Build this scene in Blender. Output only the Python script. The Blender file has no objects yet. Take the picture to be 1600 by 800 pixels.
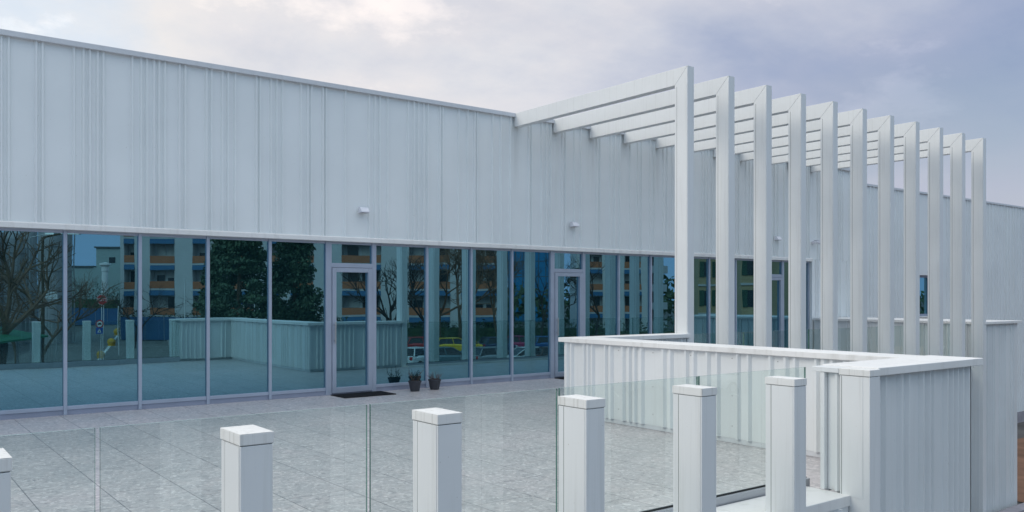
import bpy, math, random
from mathutils import Vector, Matrix
R = math.radians
S = bpy.context.scene
C = S.collection
random.seed(7)

# ------------------------------------------------------------------ calibration
YAW = 37.4
SN, CN = math.sin(R(YAW)), math.cos(R(YAW))
F = 1336.0
EYE = 1.7
HOR = 463.0
YC = 13.5            # cladding plane of the long facade
YG = 13.62           # glass plane
GZ = -3.4            # ground level

def ray(px):
    u = (px - 800.0) / F
    return SN + CN * u, CN - SN * u          # X and Y advanced per unit of depth

def facade_x(px, Y=YC):
    a, b = ray(px)
    return a / b * Y

def mirror(px, t, py=None):
    """place in front of the glazed wall that the glass shows at this column, t metres along the view"""
    a, b = ray(px)
    z = GZ if py is None else EYE + (HOR - py) / F * t
    return Vector((a * t, 2 * YG - b * t, z))

# ------------------------------------------------------------------ mesh helper
class MB:
    def __init__(s):
        s.v = []; s.f = []; s.m = []
    def add(s, verts, faces, mi=0):
        o = len(s.v)
        s.v += [tuple(p) for p in verts]
        s.f += [tuple(i + o for i in f) for f in faces]
        s.m += [mi] * len(faces)
        return s
    def box(s, x0, y0, z0, x1, y1, z1, mi=0):
        v = [(x0,y0,z0),(x1,y0,z0),(x1,y1,z0),(x0,y1,z0),(x0,y0,z1),(x1,y0,z1),(x1,y1,z1),(x0,y1,z1)]
        f = [(0,3,2,1),(4,5,6,7),(0,1,5,4),(1,2,6,5),(2,3,7,6),(3,0,4,7)]
        return s.add(v, f, mi)
    def prism(s, poly, d0, d1, axis='x', mi=0):
        """poly in the plane square to the axis, pushed from d0 to d1"""
        n = len(poly)
        def P(p, d):
            if axis == 'x': return (d, p[0], p[1])
            if axis == 'y': return (p[0], d, p[1])
            return (p[0], p[1], d)
        v = [P(p, d0) for p in poly] + [P(p, d1) for p in poly]
        f = [tuple(range(n - 1, -1, -1)), tuple(range(n, 2 * n))]
        f += [(i, (i + 1) % n, n + (i + 1) % n, n + i) for i in range(n)]
        return s.add(v, f, mi)
    def tube(s, p0, p1, r0, r1, n=6, mi=0, cap=True):
        p0 = Vector(p0); p1 = Vector(p1)
        d = (p1 - p0)
        if d.length < 1e-6: return s
        d.normalize()
        a = Vector((0, 0, 1)) if abs(d.z) < .9 else Vector((1, 0, 0))
        e1 = d.cross(a).normalized(); e2 = d.cross(e1)
        v = []
        for p, r in ((p0, r0), (p1, r1)):
            for i in range(n):
                t = 2 * math.pi * i / n
                v.append(p + e1 * (math.cos(t) * r) + e2 * (math.sin(t) * r))
        f = [(i, n + i, n + (i + 1) % n, (i + 1) % n) for i in range(n)]
        if cap: f += [tuple(range(n)), tuple(range(2 * n - 1, n - 1, -1))]
        return s.add(v, f, mi)
    def lathe(s, prof, n=20, c=(0, 0, 0), mi=0):
        v = []
        for r, z in prof:
            for i in range(n):
                t = 2 * math.pi * i / n
                v.append((c[0] + math.cos(t) * r, c[1] + math.sin(t) * r, c[2] + z))
        f = []
        for k in range(len(prof) - 1):
            for i in range(n):
                j = (i + 1) % n
                f.append((k*n+i, k*n+j, (k+1)*n+j, (k+1)*n+i))
        return s.add(v, f, mi)
    def sphere(s, c, r, nu=14, nv=8, sz=1.0, mi=0):
        prof = [(max(1e-4, r * math.sin(math.pi * k / nv)), -r * sz * math.cos(math.pi * k / nv)) for k in range(nv + 1)]
        return s.lathe(prof, nu, c, mi)
    def build(s, name, mat, parent=None, world=False, bevel=0, smooth=False):
        me = bpy.data.meshes.new(name)
        off = Vector((0, 0, 0))
        if world and parent is not None:
            p = parent
            while p is not None:
                off += p.location; p = p.parent
        me.from_pydata([tuple(Vector(p) - off) for p in s.v] if world else s.v, [], s.f)
        mats = mat if isinstance(mat, (list, tuple)) else [mat]
        for m in mats: me.materials.append(m)
        if len(mats) > 1: me.polygons.foreach_set('material_index', s.m)
        if smooth: me.polygons.foreach_set('use_smooth', [True] * len(me.polygons))
        me.update()
        o = bpy.data.objects.new(name, me); C.objects.link(o)
        if parent is not None: o.parent = parent
        if bevel:
            b = o.modifiers.new('Bevel', 'BEVEL'); b.width = bevel; b.segments = 2; b.limit_method = 'ANGLE'; b.angle_limit = R(50)
            b.harden_normals = False
        return o

def empty(name, loc, label, cat, group=None, rz=0):
    o = bpy.data.objects.new(name, None); C.objects.link(o)
    o.location = loc; o.rotation_euler = (0, 0, rz); o.empty_display_size = .2
    return tag(o, label, cat, group)

def tag(o, label, cat, group=None):
    o['label'] = label; o['category'] = cat
    if group: o['group'] = group
    return o

def structure(o, kind='structure'):
    o['kind'] = kind
    return o

def copy_tree(o, parent=None):
    c = o.copy(); C.objects.link(c)
    if parent is not None: c.parent = parent
    for ch in list(o.children): copy_tree(ch, c)
    return c

# ------------------------------------------------------------------ materials
def newmat(name):
    m = bpy.data.materials.new(name); m.use_nodes = True
    nt = m.node_tree; nt.nodes.clear()
    out = nt.nodes.new('ShaderNodeOutputMaterial')
    return m, nt, out

def N(nt, t, **kw):
    n = nt.nodes.new('ShaderNode' + t)
    for k, v in kw.items(): setattr(n, k, v)
    return n

def ramp(nt, fac, stops):
    r = N(nt, 'ValToRGB')
    e = r.color_ramp.elements
    while len(e) < len(stops): e.new(.5)
    for el, (p, c) in zip(e, stops):
        el.position = p; el.color = (c[0], c[1], c[2], 1) if not isinstance(c, (int, float)) else (c, c, c, 1)
    nt.links.new(fac, r.inputs[0])
    return r.outputs[0]

def mixc(nt, a, b, fac, blend='MIX'):
    m = N(nt, 'Mix', data_type='RGBA', blend_type=blend)
    def put(sock, x):
        if isinstance(x, (tuple, list)): sock.default_value = (x[0], x[1], x[2], 1)
        elif isinstance(x, (int, float)): sock.default_value = x
        else: nt.links.new(x, sock)
    put(m.inputs[0], fac); put(m.inputs[6], a); put(m.inputs[7], b)
    return m.outputs[2]

def simple(name, col, rough=.6, metal=0, var=.12, scale=3, spec=.5, bump=0):
    m, nt, out = newmat(name)
    b = N(nt, 'BsdfPrincipled'); nt.links.new(b.outputs[0], out.inputs[0])
    tc = N(nt, 'TexCoord')
    nz = N(nt, 'TexNoise'); nz.inputs['Scale'].default_value = scale; nz.inputs['Detail'].default_value = 5
    nt.links.new(tc.outputs['Object'], nz.inputs['Vector'])
    c = ramp(nt, nz.outputs['Fac'], [(.3, [x * (1 - var) for x in col]), (.7, [min(1, x * (1 + var)) for x in col])])
    nt.links.new(c, b.inputs['Base Color'])
    b.inputs['Roughness'].default_value = rough; b.inputs['Metallic'].default_value = metal
    b.inputs['Specular IOR Level'].default_value = spec
    if bump:
        bp = N(nt, 'Bump'); bp.inputs['Strength'].default_value = bump; bp.inputs['Distance'].default_value = .02
        nt.links.new(nz.outputs['Fac'], bp.inputs['Height']); nt.links.new(bp.outputs[0], b.inputs['Normal'])
    return m

def painted(name, col, dirt=.35, streak=9.0, rough=.42, stains=False):
    """white lacquered sheet with faint clouding, fine vertical rain streaks and rare specks"""
    m, nt, out = newmat(name)
    b = N(nt, 'BsdfPrincipled'); nt.links.new(b.outputs[0], out.inputs[0])
    geo = N(nt, 'NewGeometry')
    mp = N(nt, 'Mapping'); mp.inputs['Scale'].default_value = (streak, streak, .35)
    nt.links.new(geo.outputs['Position'], mp.inputs[0])
    st = N(nt, 'TexNoise'); st.inputs['Scale'].default_value = 2.2; st.inputs['Detail'].default_value = 6; st.inputs['Roughness'].default_value = .65
    nt.links.new(mp.outputs[0], st.inputs['Vector'])
    cl = N(nt, 'TexNoise'); cl.inputs['Scale'].default_value = .9; cl.inputs['Detail'].default_value = 4
    nt.links.new(geo.outputs['Position'], cl.inputs['Vector'])
    sp = N(nt, 'TexNoise'); sp.inputs['Scale'].default_value = 55; sp.inputs['Detail'].default_value = 2
    nt.links.new(geo.outputs['Position'], sp.inputs['Vector'])
    dark = [col[0] * (1 - dirt), col[1] * (1 - dirt * 1.02), col[2] * (1 - dirt * 1.12)]
    a = ramp(nt, st.outputs['Fac'], [(.52, col), (.8, dark)])
    cc = ramp(nt, cl.outputs['Fac'], [(.3, (.93, .93, .93)), (.7, (1, 1, 1))])
    c2 = mixc(nt, a, cc, 1.0, 'MULTIPLY')
    ss = ramp(nt, sp.outputs['Fac'], [(.755, (1, 1, 1)), (.79, (.62, .58, .52))])
    c3 = mixc(nt, c2, ss, 1.0, 'MULTIPLY')
    if stains:
        # rain run-off marks left on the sheet below each pergola beam
        sx = N(nt, 'SeparateXYZ'); nt.links.new(geo.outputs['Position'], sx.inputs[0])
        a0 = N(nt, 'Math', operation='SUBTRACT'); nt.links.new(sx.outputs[0], a0.inputs[0]); a0.inputs[1].default_value = 10.43 - 1.0107 / 2
        a1 = N(nt, 'Math', operation='DIVIDE'); nt.links.new(a0.outputs[0], a1.inputs[0]); a1.inputs[1].default_value = 1.0107
        a2 = N(nt, 'Math', operation='FRACT'); nt.links.new(a1.outputs[0], a2.inputs[0])
        a3 = N(nt, 'Math', operation='SUBTRACT'); nt.links.new(a2.outputs[0], a3.inputs[0]); a3.inputs[1].default_value = .5
        a4 = N(nt, 'Math', operation='ABSOLUTE'); nt.links.new(a3.outputs[0], a4.inputs[0])
        m1 = N(nt, 'MapRange'); nt.links.new(a4.outputs[0], m1.inputs[0]); m1.inputs[1].default_value = .16; m1.inputs[2].default_value = .03
        m2 = N(nt, 'MapRange'); nt.links.new(sx.outputs[2], m2.inputs[0]); m2.inputs[1].default_value = 3.4; m2.inputs[2].default_value = 5.0
        m3 = N(nt, 'Math', operation='GREATER_THAN'); nt.links.new(sx.outputs[0], m3.inputs[0]); m3.inputs[1].default_value = 10.1
        m4 = N(nt, 'Math', operation='LESS_THAN'); nt.links.new(sx.outputs[0], m4.inputs[0]); m4.inputs[1].default_value = 21.2
        q = m1.outputs[0]
        for o_ in (m2, m3, m4):
            ml = N(nt, 'Math', operation='MULTIPLY'); nt.links.new(q, ml.inputs[0]); nt.links.new(o_.outputs[0], ml.inputs[1]); q = ml.outputs[0]
        sn = ramp(nt, st.outputs['Fac'], [(.38, 0), (.62, 1)])
        ml = N(nt, 'Math', operation='MULTIPLY'); nt.links.new(q, ml.inputs[0]); nt.links.new(sn, ml.inputs[1])
        ml2 = N(nt, 'Math', operation='MULTIPLY'); nt.links.new(ml.outputs[0], ml2.inputs[0]); ml2.inputs[1].default_value = .4
        c3 = mixc(nt, c3, (.42, .43, .41), ml2.outputs[0])
    nt.links.new(c3, b.inputs['Base Color'])
    rr = ramp(nt, cl.outputs['Fac'], [(.3, rough - .06), (.7, rough + .1)])
    nt.links.new(rr, b.inputs['Roughness'])
    # slight oil-canning of thin sheet
    bp = N(nt, 'Bump'); bp.inputs['Strength'].default_value = .05; bp.inputs['Distance'].default_value = .05
    nt.links.new(cl.outputs['Fac'], bp.inputs['Height']); nt.links.new(bp.outputs[0], b.inputs['Normal'])
    return m

M = {}
M['clad'] = painted('cladding_white', (.775, .812, .812), .0, 4, stains=True)
M['clad2'] = painted('parapet_white', (.72, .745, .745), .08, 8)
M['post'] = painted('post_white', (.75, .765, .76), .13, 10, .38)
M['cap'] = painted('cap_white', (.77, .77, .745), .36, 16, .5)
M['coping'] = painted('coping_white', (.78, .78, .76), .22, 3, .5)
M['flash'] = painted('flashing_grey', (.63, .65, .67), .1, 4, .4)
M['frame'] = simple('anodised_frame', (.38, .43, .52), .38, .35, .05)
M['plinth'] = simple('plinth_metal', (.30, .33, .42), .45, .3, .08)
M['dark'] = simple('dark_gasket', (.012, .012, .014), .5)
M['ceil'] = simple('interior_plaster', (.22, .22, .22), .8)
M['infloor'] = simple('interior_floor', (.06, .065, .07), .5)
M['mat'] = simple('black_rubber', (.012, .013, .016), .85, 0, .3, 40, .3, .5)
M['pot'] = simple('pot_plastic', (.035, .037, .045), .55, 0, .25, 12)
M['soil'] = simple('potting_soil', (.04, .028, .02), .95, 0, .4, 60, .2, .8)
M['twig'] = simple('dry_twig', (.10, .055, .045), .8)
M['leafpot'] = simple('faded_leaves', (.05, .055, .03), .7, 0, .5, 25)
M['lens'] = simple('lamp_lens', (.16, .16, .16), .3)
M['lamp'] = simple('lamp_housing', (.72, .73, .78), .35, 0, .04)
M['steel'] = simple('galvanised_steel', (.42, .43, .44), .4, .7, .1)
M['shoe'] = simple('aluminium_shoe', (.45, .47, .50), .38, .6, .06)
M['seam'] = simple('joint_gasket_grey', (.16, .17, .17), .7)  # grey gasket strip of the sealed sheet joints
M['screw'] = simple('screw_heads', (.25, .25, .25), .4, .6)

def stone():
    m, nt, out = newmat('terrace_stone')
    b = N(nt, 'BsdfPrincipled'); nt.links.new(b.outputs[0], out.inputs[0])
    geo = N(nt, 'NewGeometry')
    pos = geo.outputs['Position']
    wr = N(nt, 'TexNoise'); wr.inputs['Scale'].default_value = 6; wr.inputs['Detail'].default_value = 3
    nt.links.new(pos, wr.inputs['Vector'])
    warp = N(nt, 'VectorMath', operation='MULTIPLY_ADD')
    nt.links.new(wr.outputs['Color'], warp.inputs[0]); warp.inputs[1].default_value = (.12, .12, .12); nt.links.new(pos, warp.inputs[2])
    v1 = N(nt, 'TexVoronoi', feature='F1'); v1.inputs['Scale'].default_value = 17
    nt.links.new(warp.outputs[0], v1.inputs['Vector'])
    v2 = N(nt, 'TexVoronoi', feature='F1'); v2.inputs['Scale'].default_value = 38
    nt.links.new(warp.outputs[0], v2.inputs['Vector'])
    n1 = N(nt, 'TexNoise'); n1.inputs['Scale'].default_value = 3.2; n1.inputs['Detail'].default_value = 8; n1.inputs['Roughness'].default_value = .7
    nt.links.new(pos, n1.inputs['Vector'])
    s1 = N(nt, 'SeparateColor'); nt.links.new(v1.outputs['Color'], s1.inputs[0])
    s2 = N(nt, 'SeparateColor'); nt.links.new(v2.outputs['Color'], s2.inputs[0])
    big = ramp(nt, s1.outputs[0], [(0, (.24, .245, .26)), (.2, (.34, .345, .355)), (.75, (.40, .395, .405)), (.9, (.44, .41, .41)), (1, (.52, .52, .52))])
    small = ramp(nt, s2.outputs[1], [(0, (.13, .135, .145)), (.16, (.32, .325, .335)), (.8, (.42, .415, .42)), (.97, (.66, .66, .66))])
    c = mixc(nt, big, small, .55)
    cl = ramp(nt, n1.outputs['Fac'], [(.3, (.34, .30, .305)), (.5, (.36, .355, .36)), (.7, (.42, .42, .415))])
    c = mixc(nt, c, cl, .15)
    # slabs 0.57 x 1.14 m with thin open joints, each slab its own tone
    sep = N(nt, 'SeparateXYZ'); nt.links.new(pos, sep.inputs[0])
    cmb = N(nt, 'CombineXYZ'); nt.links.new(sep.outputs[1], cmb.inputs[0]); nt.links.new(sep.outputs[0], cmb.inputs[1])
    br = N(nt, 'TexBrick'); br.offset = .5; br.inputs['Scale'].default_value = 1
    br.inputs['Brick Width'].default_value = 1.14; br.inputs['Row Height'].default_value = .57
    br.inputs['Mortar Size'].default_value = .005; br.inputs['Mortar Smooth'].default_value = .2
    br.inputs['Color1'].default_value = (.95, .95, .955, 1); br.inputs['Color2'].default_value = (1.03, 1.02, 1.02, 1); br.inputs['Mortar'].default_value = (.40, .40, .42, 1)
    nt.links.new(cmb.outputs[0], br.inputs['Vector'])
    c = mixc(nt, c, br.outputs['Color'], 1.0, 'MULTIPLY')
    n3 = N(nt, 'TexNoise'); n3.inputs['Scale'].default_value = .7; n3.inputs['Detail'].default_value = 5; nt.links.new(pos, n3.inputs['Vector'])
    c = mixc(nt, c, ramp(nt, n3.outputs['Fac'], [(.3, (.90, .915, .92)), (.55, (1.0, 1.0, 1.0)), (.72, (1.06, 1.02, 1.03))]), 1.0, 'MULTIPLY')
    c = mixc(nt, c, (1.28, 1.235, 1.22), 1.0, 'MULTIPLY')
    nt.links.new(c, b.inputs['Base Color'])
    b.inputs['Roughness'].default_value = .36
    bp = N(nt, 'Bump'); bp.inputs['Strength'].default_value = .25; bp.inputs['Distance'].default_value = .01
    nt.links.new(n1.outputs['Fac'], bp.inputs['Height']); nt.links.new(bp.outputs[0], b.inputs['Normal'])
    return m
M['stone'] = stone()

def schlick(nt, f0, f1):
    """share of light mirrored by the outer face of a pane, rising towards grazing view"""
    lw = N(nt, 'LayerWeight'); lw.inputs['Blend'].default_value = .5
    p = N(nt, 'Math', operation='POWER'); nt.links.new(lw.outputs['Facing'], p.inputs[0]); p.inputs[1].default_value = 5
    mr = N(nt, 'MapRange'); nt.links.new(p.outputs[0], mr.inputs[0]); mr.inputs[3].default_value = f0; mr.inputs[4].default_value = f1
    geo = N(nt, 'NewGeometry'); inv = N(nt, 'Math', operation='SUBTRACT'); inv.inputs[0].default_value = 1; nt.links.new(geo.outputs['Backfacing'], inv.inputs[1])
    m = N(nt, 'Math', operation='MULTIPLY'); nt.links.new(mr.outputs[0], m.inputs[0]); nt.links.new(inv.outputs[0], m.inputs[1])
    return m.outputs[0]

def coated_glass():
    """sun-control glazing: part of the light is mirrored, the rest passes darkened and blue-green"""
    m, nt, out = newmat('sun_control_glass')
    fac = schlick(nt, .50, 1.0)
    g = N(nt, 'BsdfGlossy'); g.inputs['Color'].default_value = (.30, .62, .77, 1); g.inputs['Roughness'].default_value = .0
    t = N(nt, 'BsdfTransparent'); t.inputs['Color'].default_value = (.20, .30, .33, 1)
    geo = N(nt, 'NewGeometry')
    nz = N(nt, 'TexNoise'); nz.inputs['Scale'].default_value = 1.1; nz.inputs['Detail'].default_value = 1
    nt.links.new(geo.outputs['Position'], nz.inputs['Vector'])
    bp = N(nt, 'Bump'); bp.inputs['Strength'].default_value = .05; bp.inputs['Distance'].default_value = .012
    nt.links.new(nz.outputs['Fac'], bp.inputs['Height']); nt.links.new(bp.outputs[0], g.inputs['Normal'])
    mx = N(nt, 'MixShader'); nt.links.new(fac, mx.inputs[0]); nt.links.new(t.outputs[0], mx.inputs[1]); nt.links.new(g.outputs[0], mx.inputs[2])
    df = N(nt, 'BsdfDiffuse'); df.inputs['Color'].default_value = (.06, .24, .30, 1)      # teal veil lifting the blacks: haze put into the pane colour
    m2 = N(nt, 'MixShader'); m2.inputs[0].default_value = .04
    nt.links.new(mx.outputs[0], m2.inputs[1]); nt.links.new(df.outputs[0], m2.inputs[2])
    nt.links.new(m2.outputs[0], out.inputs[0])
    return m
M['glass'] = coated_glass()

def clear_glass(name, tint, refl=1.0):
    m, nt, out = newmat(name)
    fac = schlick(nt, .075 * refl, .95)
    g = N(nt, 'BsdfGlossy'); g.inputs['Roughness'].default_value = .0; g.inputs['Color'].default_value = (.95, 1, .98, 1)
    t = N(nt, 'BsdfTransparent'); t.inputs['Color'].default_value = tint + (1,)
    mx = N(nt, 'MixShader'); nt.links.new(fac, mx.inputs[0]); nt.links.new(t.outputs[0], mx.inputs[1]); nt.links.new(g.outputs[0], mx.inputs[2])
    nt.links.new(mx.outputs[0], out.inputs[0])
    return m
M['rail_glass'] = clear_glass('railing_glass', (.92, .962, .95), 1.15)
M['rail_edge'] = simple('glass_edge', (.10, .20, .17), .15, 0, .1)
M['rail_top'] = simple('glass_top_edge', (.34, .44, .41), .2, 0, .1)

# ------------------------------------------------------------------ ribbed cladding
def ribbed(mb, P, s0, s1, z0, z1, ribs, depth=.034, back=.05, flat=None):
    """P(s, d) gives the plan point at s along the wall, d out of its face; one closed sheet with raised ribs"""
    pts = [(s0, 0.0)]
    for c, w in sorted(ribs):
        a, b = c - w / 2, c + w / 2
        if a < pts[-1][0] + .004 or b > s1 - .003: continue
        tp = w * .3
        pts += [(a, 0), (a + tp * 1.2, depth), (b - tp * .8, depth), (b, 0)]
    pts.append((s1, 0.0))
    plan = [P(s, d) for s, d in pts] + [P(s1, -back), P(s0, -back)]
    n = len(plan)
    v = [(p[0], p[1], z0) for p in plan] + [(p[0], p[1], z1) for p in plan]
    k = len(pts)
    f = [(i, (i + 1) % n, n + (i + 1) % n, n + i) for i in range(n)]
    # caps as strips: front edge point to its foot on the back line
    bk0 = len(v)
    foot = [P(s, -back) for s, d in pts]
    v += [(p[0], p[1], z0) for p in foot] + [(p[0], p[1], z1) for p in foot]
    for i in range(k - 1):
        f.append((i + 1, i, bk0 + i, bk0 + i + 1))
        f.append((n + i, n + i + 1, bk0 + k + i + 1, bk0 + k + i))
    mb.add(v, f)
    return mb

def rib_pattern(s0, s1, seed, wide=(.24, .42), w=.045):
    r = random.Random(seed); out = []; s = s0 + r.uniform(.05, .15)
    while s < s1:
        for _ in range(r.choice([1, 2, 2, 3, 4, 5])):
            out.append((s, w * r.uniform(.85, 1.2))); s += r.choice([.085, .10, .12, .15])
        s += r.uniform(*wide) - .1
    return out

# ------------------------------------------------------------------ camera
cd = bpy.data.cameras.new('camera'); cam = bpy.data.objects.new('camera', cd); C.objects.link(cam)
cam.location = (0, 0, EYE); cam.rotation_euler = (R(90), 0, R(-YAW))
cd.sensor_width = 36; cd.lens = F / 1600 * 36; cd.shift_y = (HOR - 400) / 1600.0
cd.clip_start = .05; cd.clip_end = 3000
S.camera = cam

# ------------------------------------------------------------------ ground and roads
def sheet(name, pts, z, mat, thick=0):
    mb = MB()
    if thick: mb.prism([(p[0], p[1]) for p in pts], z - thick, z, 'z')
    else: mb.add([(p[0], p[1], z) for p in pts], [tuple(range(len(pts)))])
    return structure(mb.build(name, mat))

M['soilpath'] = simple('red_gravel', (.20, .11, .07), .9, 0, .3, 1.2, .2, .4)
M['earth'] = simple('bare_ground', (.11, .105, .10), .9, 0, .35, .8, .2, .4)
M['asphalt'] = simple('asphalt', (.075, .076, .08), .85, 0, .25, 2.0, .3)
M['grass'] = simple('lawn', (.055, .085, .03), .9, 0, .4, 1.5, .2)
M['pave'] = simple('pavement_concrete', (.30, .29, .28), .8, 0, .15, 1.0)
M['roadgrey'] = simple('worn_asphalt', (.15, .15, .145), .85, 0, .2, 1.0, .3)
M['kerbstone'] = simple('kerbstone', (.30, .285, .31), .75, 0, .15, 4)
M['paintw'] = simple('road_paint', (.68, .68, .66), .7)
sheet('ground', [(-600, -700), (900, -700), (900, 900), (-600, 900)], GZ - .02, M['earth'])

def band(pa, pb, w0, w1):
    """four corners of a strip from a to b, offset w0..w1 to its right"""
    d = (pb - pa); d.z = 0; d.normalize(); n = Vector((d.y, -d.x, 0))
    return [pa + n * w0, pb + n * w0, pb + n * w1, pa + n * w1]

ur = Vector((CN, SN, 0))                    # to the right, as the glass shows it
ud = Vector((SN, -CN, 0))                   # away, as the glass shows it
def mp(a, b):                               # a metres right, b metres away from the mirrored eye
    p = Vector((0, 2 * YG, 0)) + ur * a + ud * b
    return p
# asphalt yard, then a street running across and one running away
sheet('car_park', [mp(-16, 38), mp(30, 38), mp(30, 84), mp(-16, 84)], GZ + .004, M['asphalt'])
sheet('street', [mp(-120, 84), mp(120, 84), mp(120, 96), mp(-120, 96)], GZ + .008, M['asphalt'])
sheet('forecourt', [mp(-80, 26), mp(-16.2, 26), mp(-16.2, 83.9), mp(-80, 83.9)], GZ + .0, M['asphalt'])
sheet('lawn', [mp(-15, 84.2), mp(30, 84.2), mp(30, 90), mp(-15, 90)], GZ + .22, M['grass'], .2)
sheet('footpath', [mp(-15, 90.2), mp(60, 90.2), mp(60, 92.5), mp(-15, 92.5)], GZ + .12, M['pave'], .12)
# ground beside the building on the right
sheet('path', [(22.9, -5), (60, -5), (60, 13.3), (22.9, 13.3)], GZ + .004, M['soilpath'])
kb = MB(); kb.box(20.2, 8.6, GZ, 23.2, 8.9, GZ + .12)
structure(kb.build('kerb', M['kerbstone'], bevel=.01))

# ------------------------------------------------------------------ main building
B = empty('pavilion_building', (10, 16, 0), 'long white ribbed metal building with a continuous band of dark reflective glazing along the terrace', 'building')
X0, X1 = -14.0, 22.8; GX0 = 20.55
ZP0, ZP1 = 2.70, 5.33
px_ribs = [1.5, 13, 56, 66, 115, 130, 140, 152, 161, 206, 220, 229, 240, 248, 257, 280, 289, 322, 330, 347, 356, 367, 400, 406, 423, 432, 441,
           470, 480, 486, 504, 509, 539, 543, 576, 585, 593, 605, 637, 646, 653, 661, 668, 687, 691, 716, 730, 741, 745, 769, 782, 797,
           826, 830, 846, 853, 860, 878, 883, 897, 907, 932, 937, 953, 960, 968, 984, 996, 1002, 1015, 1022, 1036, 1042, 1050]
ribs = [(facade_x(p), .050) for p in px_ribs]
ribs += rib_pattern(X0, facade_x(1.5) - .3, 3) + rib_pattern(facade_x(1050) + .12, X1, 5)
mb = MB()
ribbed(mb, lambda s, d: (s, YC - d), X0, X1, ZP0, ZP1 - .06, ribs, .034, .12)
mb.build('cladding', M['clad'], B, True)
# stripes where sheets overlap are flashed at the foot and capped at the top
mb = MB(); mb.prism([(YC - .055, ZP0 - .055), (YC - .055, ZP0 + .012), (YC - .036, ZP0 + .03), (YC + .10, ZP0 + .03), (YC + .10, ZP0 - .055)], X0, GX0, 'x')
mb.build('drip_flashing', M['coping'], B, True, .003)
mb = MB(); mb.prism([(YC - .075, ZP1 - .075), (YC - .075, ZP1), (YC + .28, ZP1 - .02), (YC + .28, ZP1 - .075)], X0, X1 + .05, 'x')
mb.build('roof_coping', M['flash'], B, True, .003)
mb = MB(); mb.box(X0, YC + .12, ZP0 + .03, X1, YC + .30, ZP1 - .076); mb.box(X0, YC + .305, ZP1 - .55, X1, 40, ZP1 - .4)
mb.box(X1 - .2, YC + .31, GZ, X1, 40, ZP1 - .56); mb.box(X0, YC + .31, GZ, X0 + .2, 40, ZP1 - .56)
mb.build('wall', M['clad'], B, True)
# interior
mb = MB(); mb.box(X0 + .21, YG + .1, -.2, X1 - .21, 24, -.02); mb.build('interior_floor', M['infloor'], B, True)
mb = MB(); mb.box(X0 + .21, 24.01, -.2, X1 - .21, 24.2, ZP0 + .3); mb.box(X0 + .21, YG + .35, ZP0 + .02, X1 - .21, 24, ZP0 + .1)
for k in range(6): mb.box(2 + 4 * k, 19.8, -.02, 2.12 + 4 * k, 24, ZP0)
mb.build('interior_wall', M['ceil'], B, True)

GX0 = 20.55                                                       # right end of the glazing
mull = [2.35 + 1.01 * k for k in range(-16, 5)]                   # left of door one
doorbays = [(6.39, 7.31), (11.41, 12.33), (18.44, 19.40)]
edges = mull + [7.31, 8.40, 9.40, 10.39, 11.41, 12.33, 13.36, 14.38, 15.40, 16.42, 17.43, 18.44, 19.40, GX0]
ZB, ZT = .075, ZP0 - .055
mb = MB(); mb.box(X0, YG - .02, 0.0, GX0, YG + .12, ZB); mb.build('plinth', M['plinth'], B, True)
mw = .024
for i in range(len(edges) - 1):
    a, b = edges[i], edges[i + 1]
    if b < X0: continue
    isdoor = any(abs(a - d[0]) < .03 for d in doorbays)
    fy0, fy1 = YG - .05, YG + .06
    if not isdoor:
        f = MB()
        f.box(b - mw, fy0, 0.002, b + mw, fy1, ZT)
        f.box(a + mw, fy0 + .012, ZB + .001, b - mw, fy1, ZB + .055)
        f.box(a + mw, fy0 + .02, ZT - .04, b - mw, fy1, ZT)
        w = f.build('window', M['frame'], B, True, .003)
        g = MB(); tl = random.uniform(-.0022, .0022)
        g.add([(a + mw, YG - .004 + tl * 1, ZB + .055), (b - mw, YG - .004 - tl * 1, ZB + .055), (b - mw, YG - .004 - tl, ZT - .04), (a + mw, YG - .004 + tl, ZT - .04),
               (a + mw, YG + .008 + tl, ZB + .055), (b - mw, YG + .008 - tl, ZB + .055), (b - mw, YG + .008 - tl, ZT - .04), (a + mw, YG + .008 + tl, ZT - .04)],
              [(0, 1, 2, 3), (7, 6, 5, 4), (0, 4, 5, 1), (3, 2, 6, 7), (0, 3, 7, 4), (1, 5, 6, 2)])
        g.build('pane', M['glass'], w, True)
    else:
        f = MB(); zt = 2.20
        f.box(b - mw - .035, fy0, 0.002, b + mw, fy1, ZT)
        f.box(a + mw, fy0 + .004, 0.002, a + mw + .06, fy1, ZT)
        f.box(a + mw + .06, fy0 + .004, zt, b - mw - .035, fy1, zt + .075)
        f.box(a + mw + .06, fy0 + .02, ZT - .04, b - mw - .035, fy1, ZT)
        fr = f.build('door_frame', M['frame'], B, True, .003)
        g = MB(); g.box(a + mw + .06, YG - .004, zt + .075, b - mw - .035, YG + .008, ZT - .04); g.build('transom_pane', M['glass'], fr, True)
        da, db = a + mw + .066, b - mw - .041
        l = MB(); lw_, ly = .075, fy0 - .012
        l.box(da, ly, .03, da + lw_, fy1, zt - .006); l.box(db - lw_, ly, .03, db, fy1, zt - .006)
        l.box(da + lw_, ly, .03, db - lw_, fy1, .125); l.box(da + lw_, ly, zt - .081, db - lw_, fy1, zt - .006)
        d = l.build('door', M['frame'], B, True, .004)
        g = MB(); g.box(da + lw_, YG - .004, .125, db - lw_, YG + .008, zt - .081); g.build('pane', M['glass'], d, True)
        h = MB()
        for q in (.93, 1.2): h.box(da + .025, ly - .045, q, da + .043, ly + .002, q + .018)
        h.box(da + .022, ly - .06, .88, da + .046, ly - .043, 1.26)
        h.build('handle', M['steel'], d, True, .004)
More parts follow.
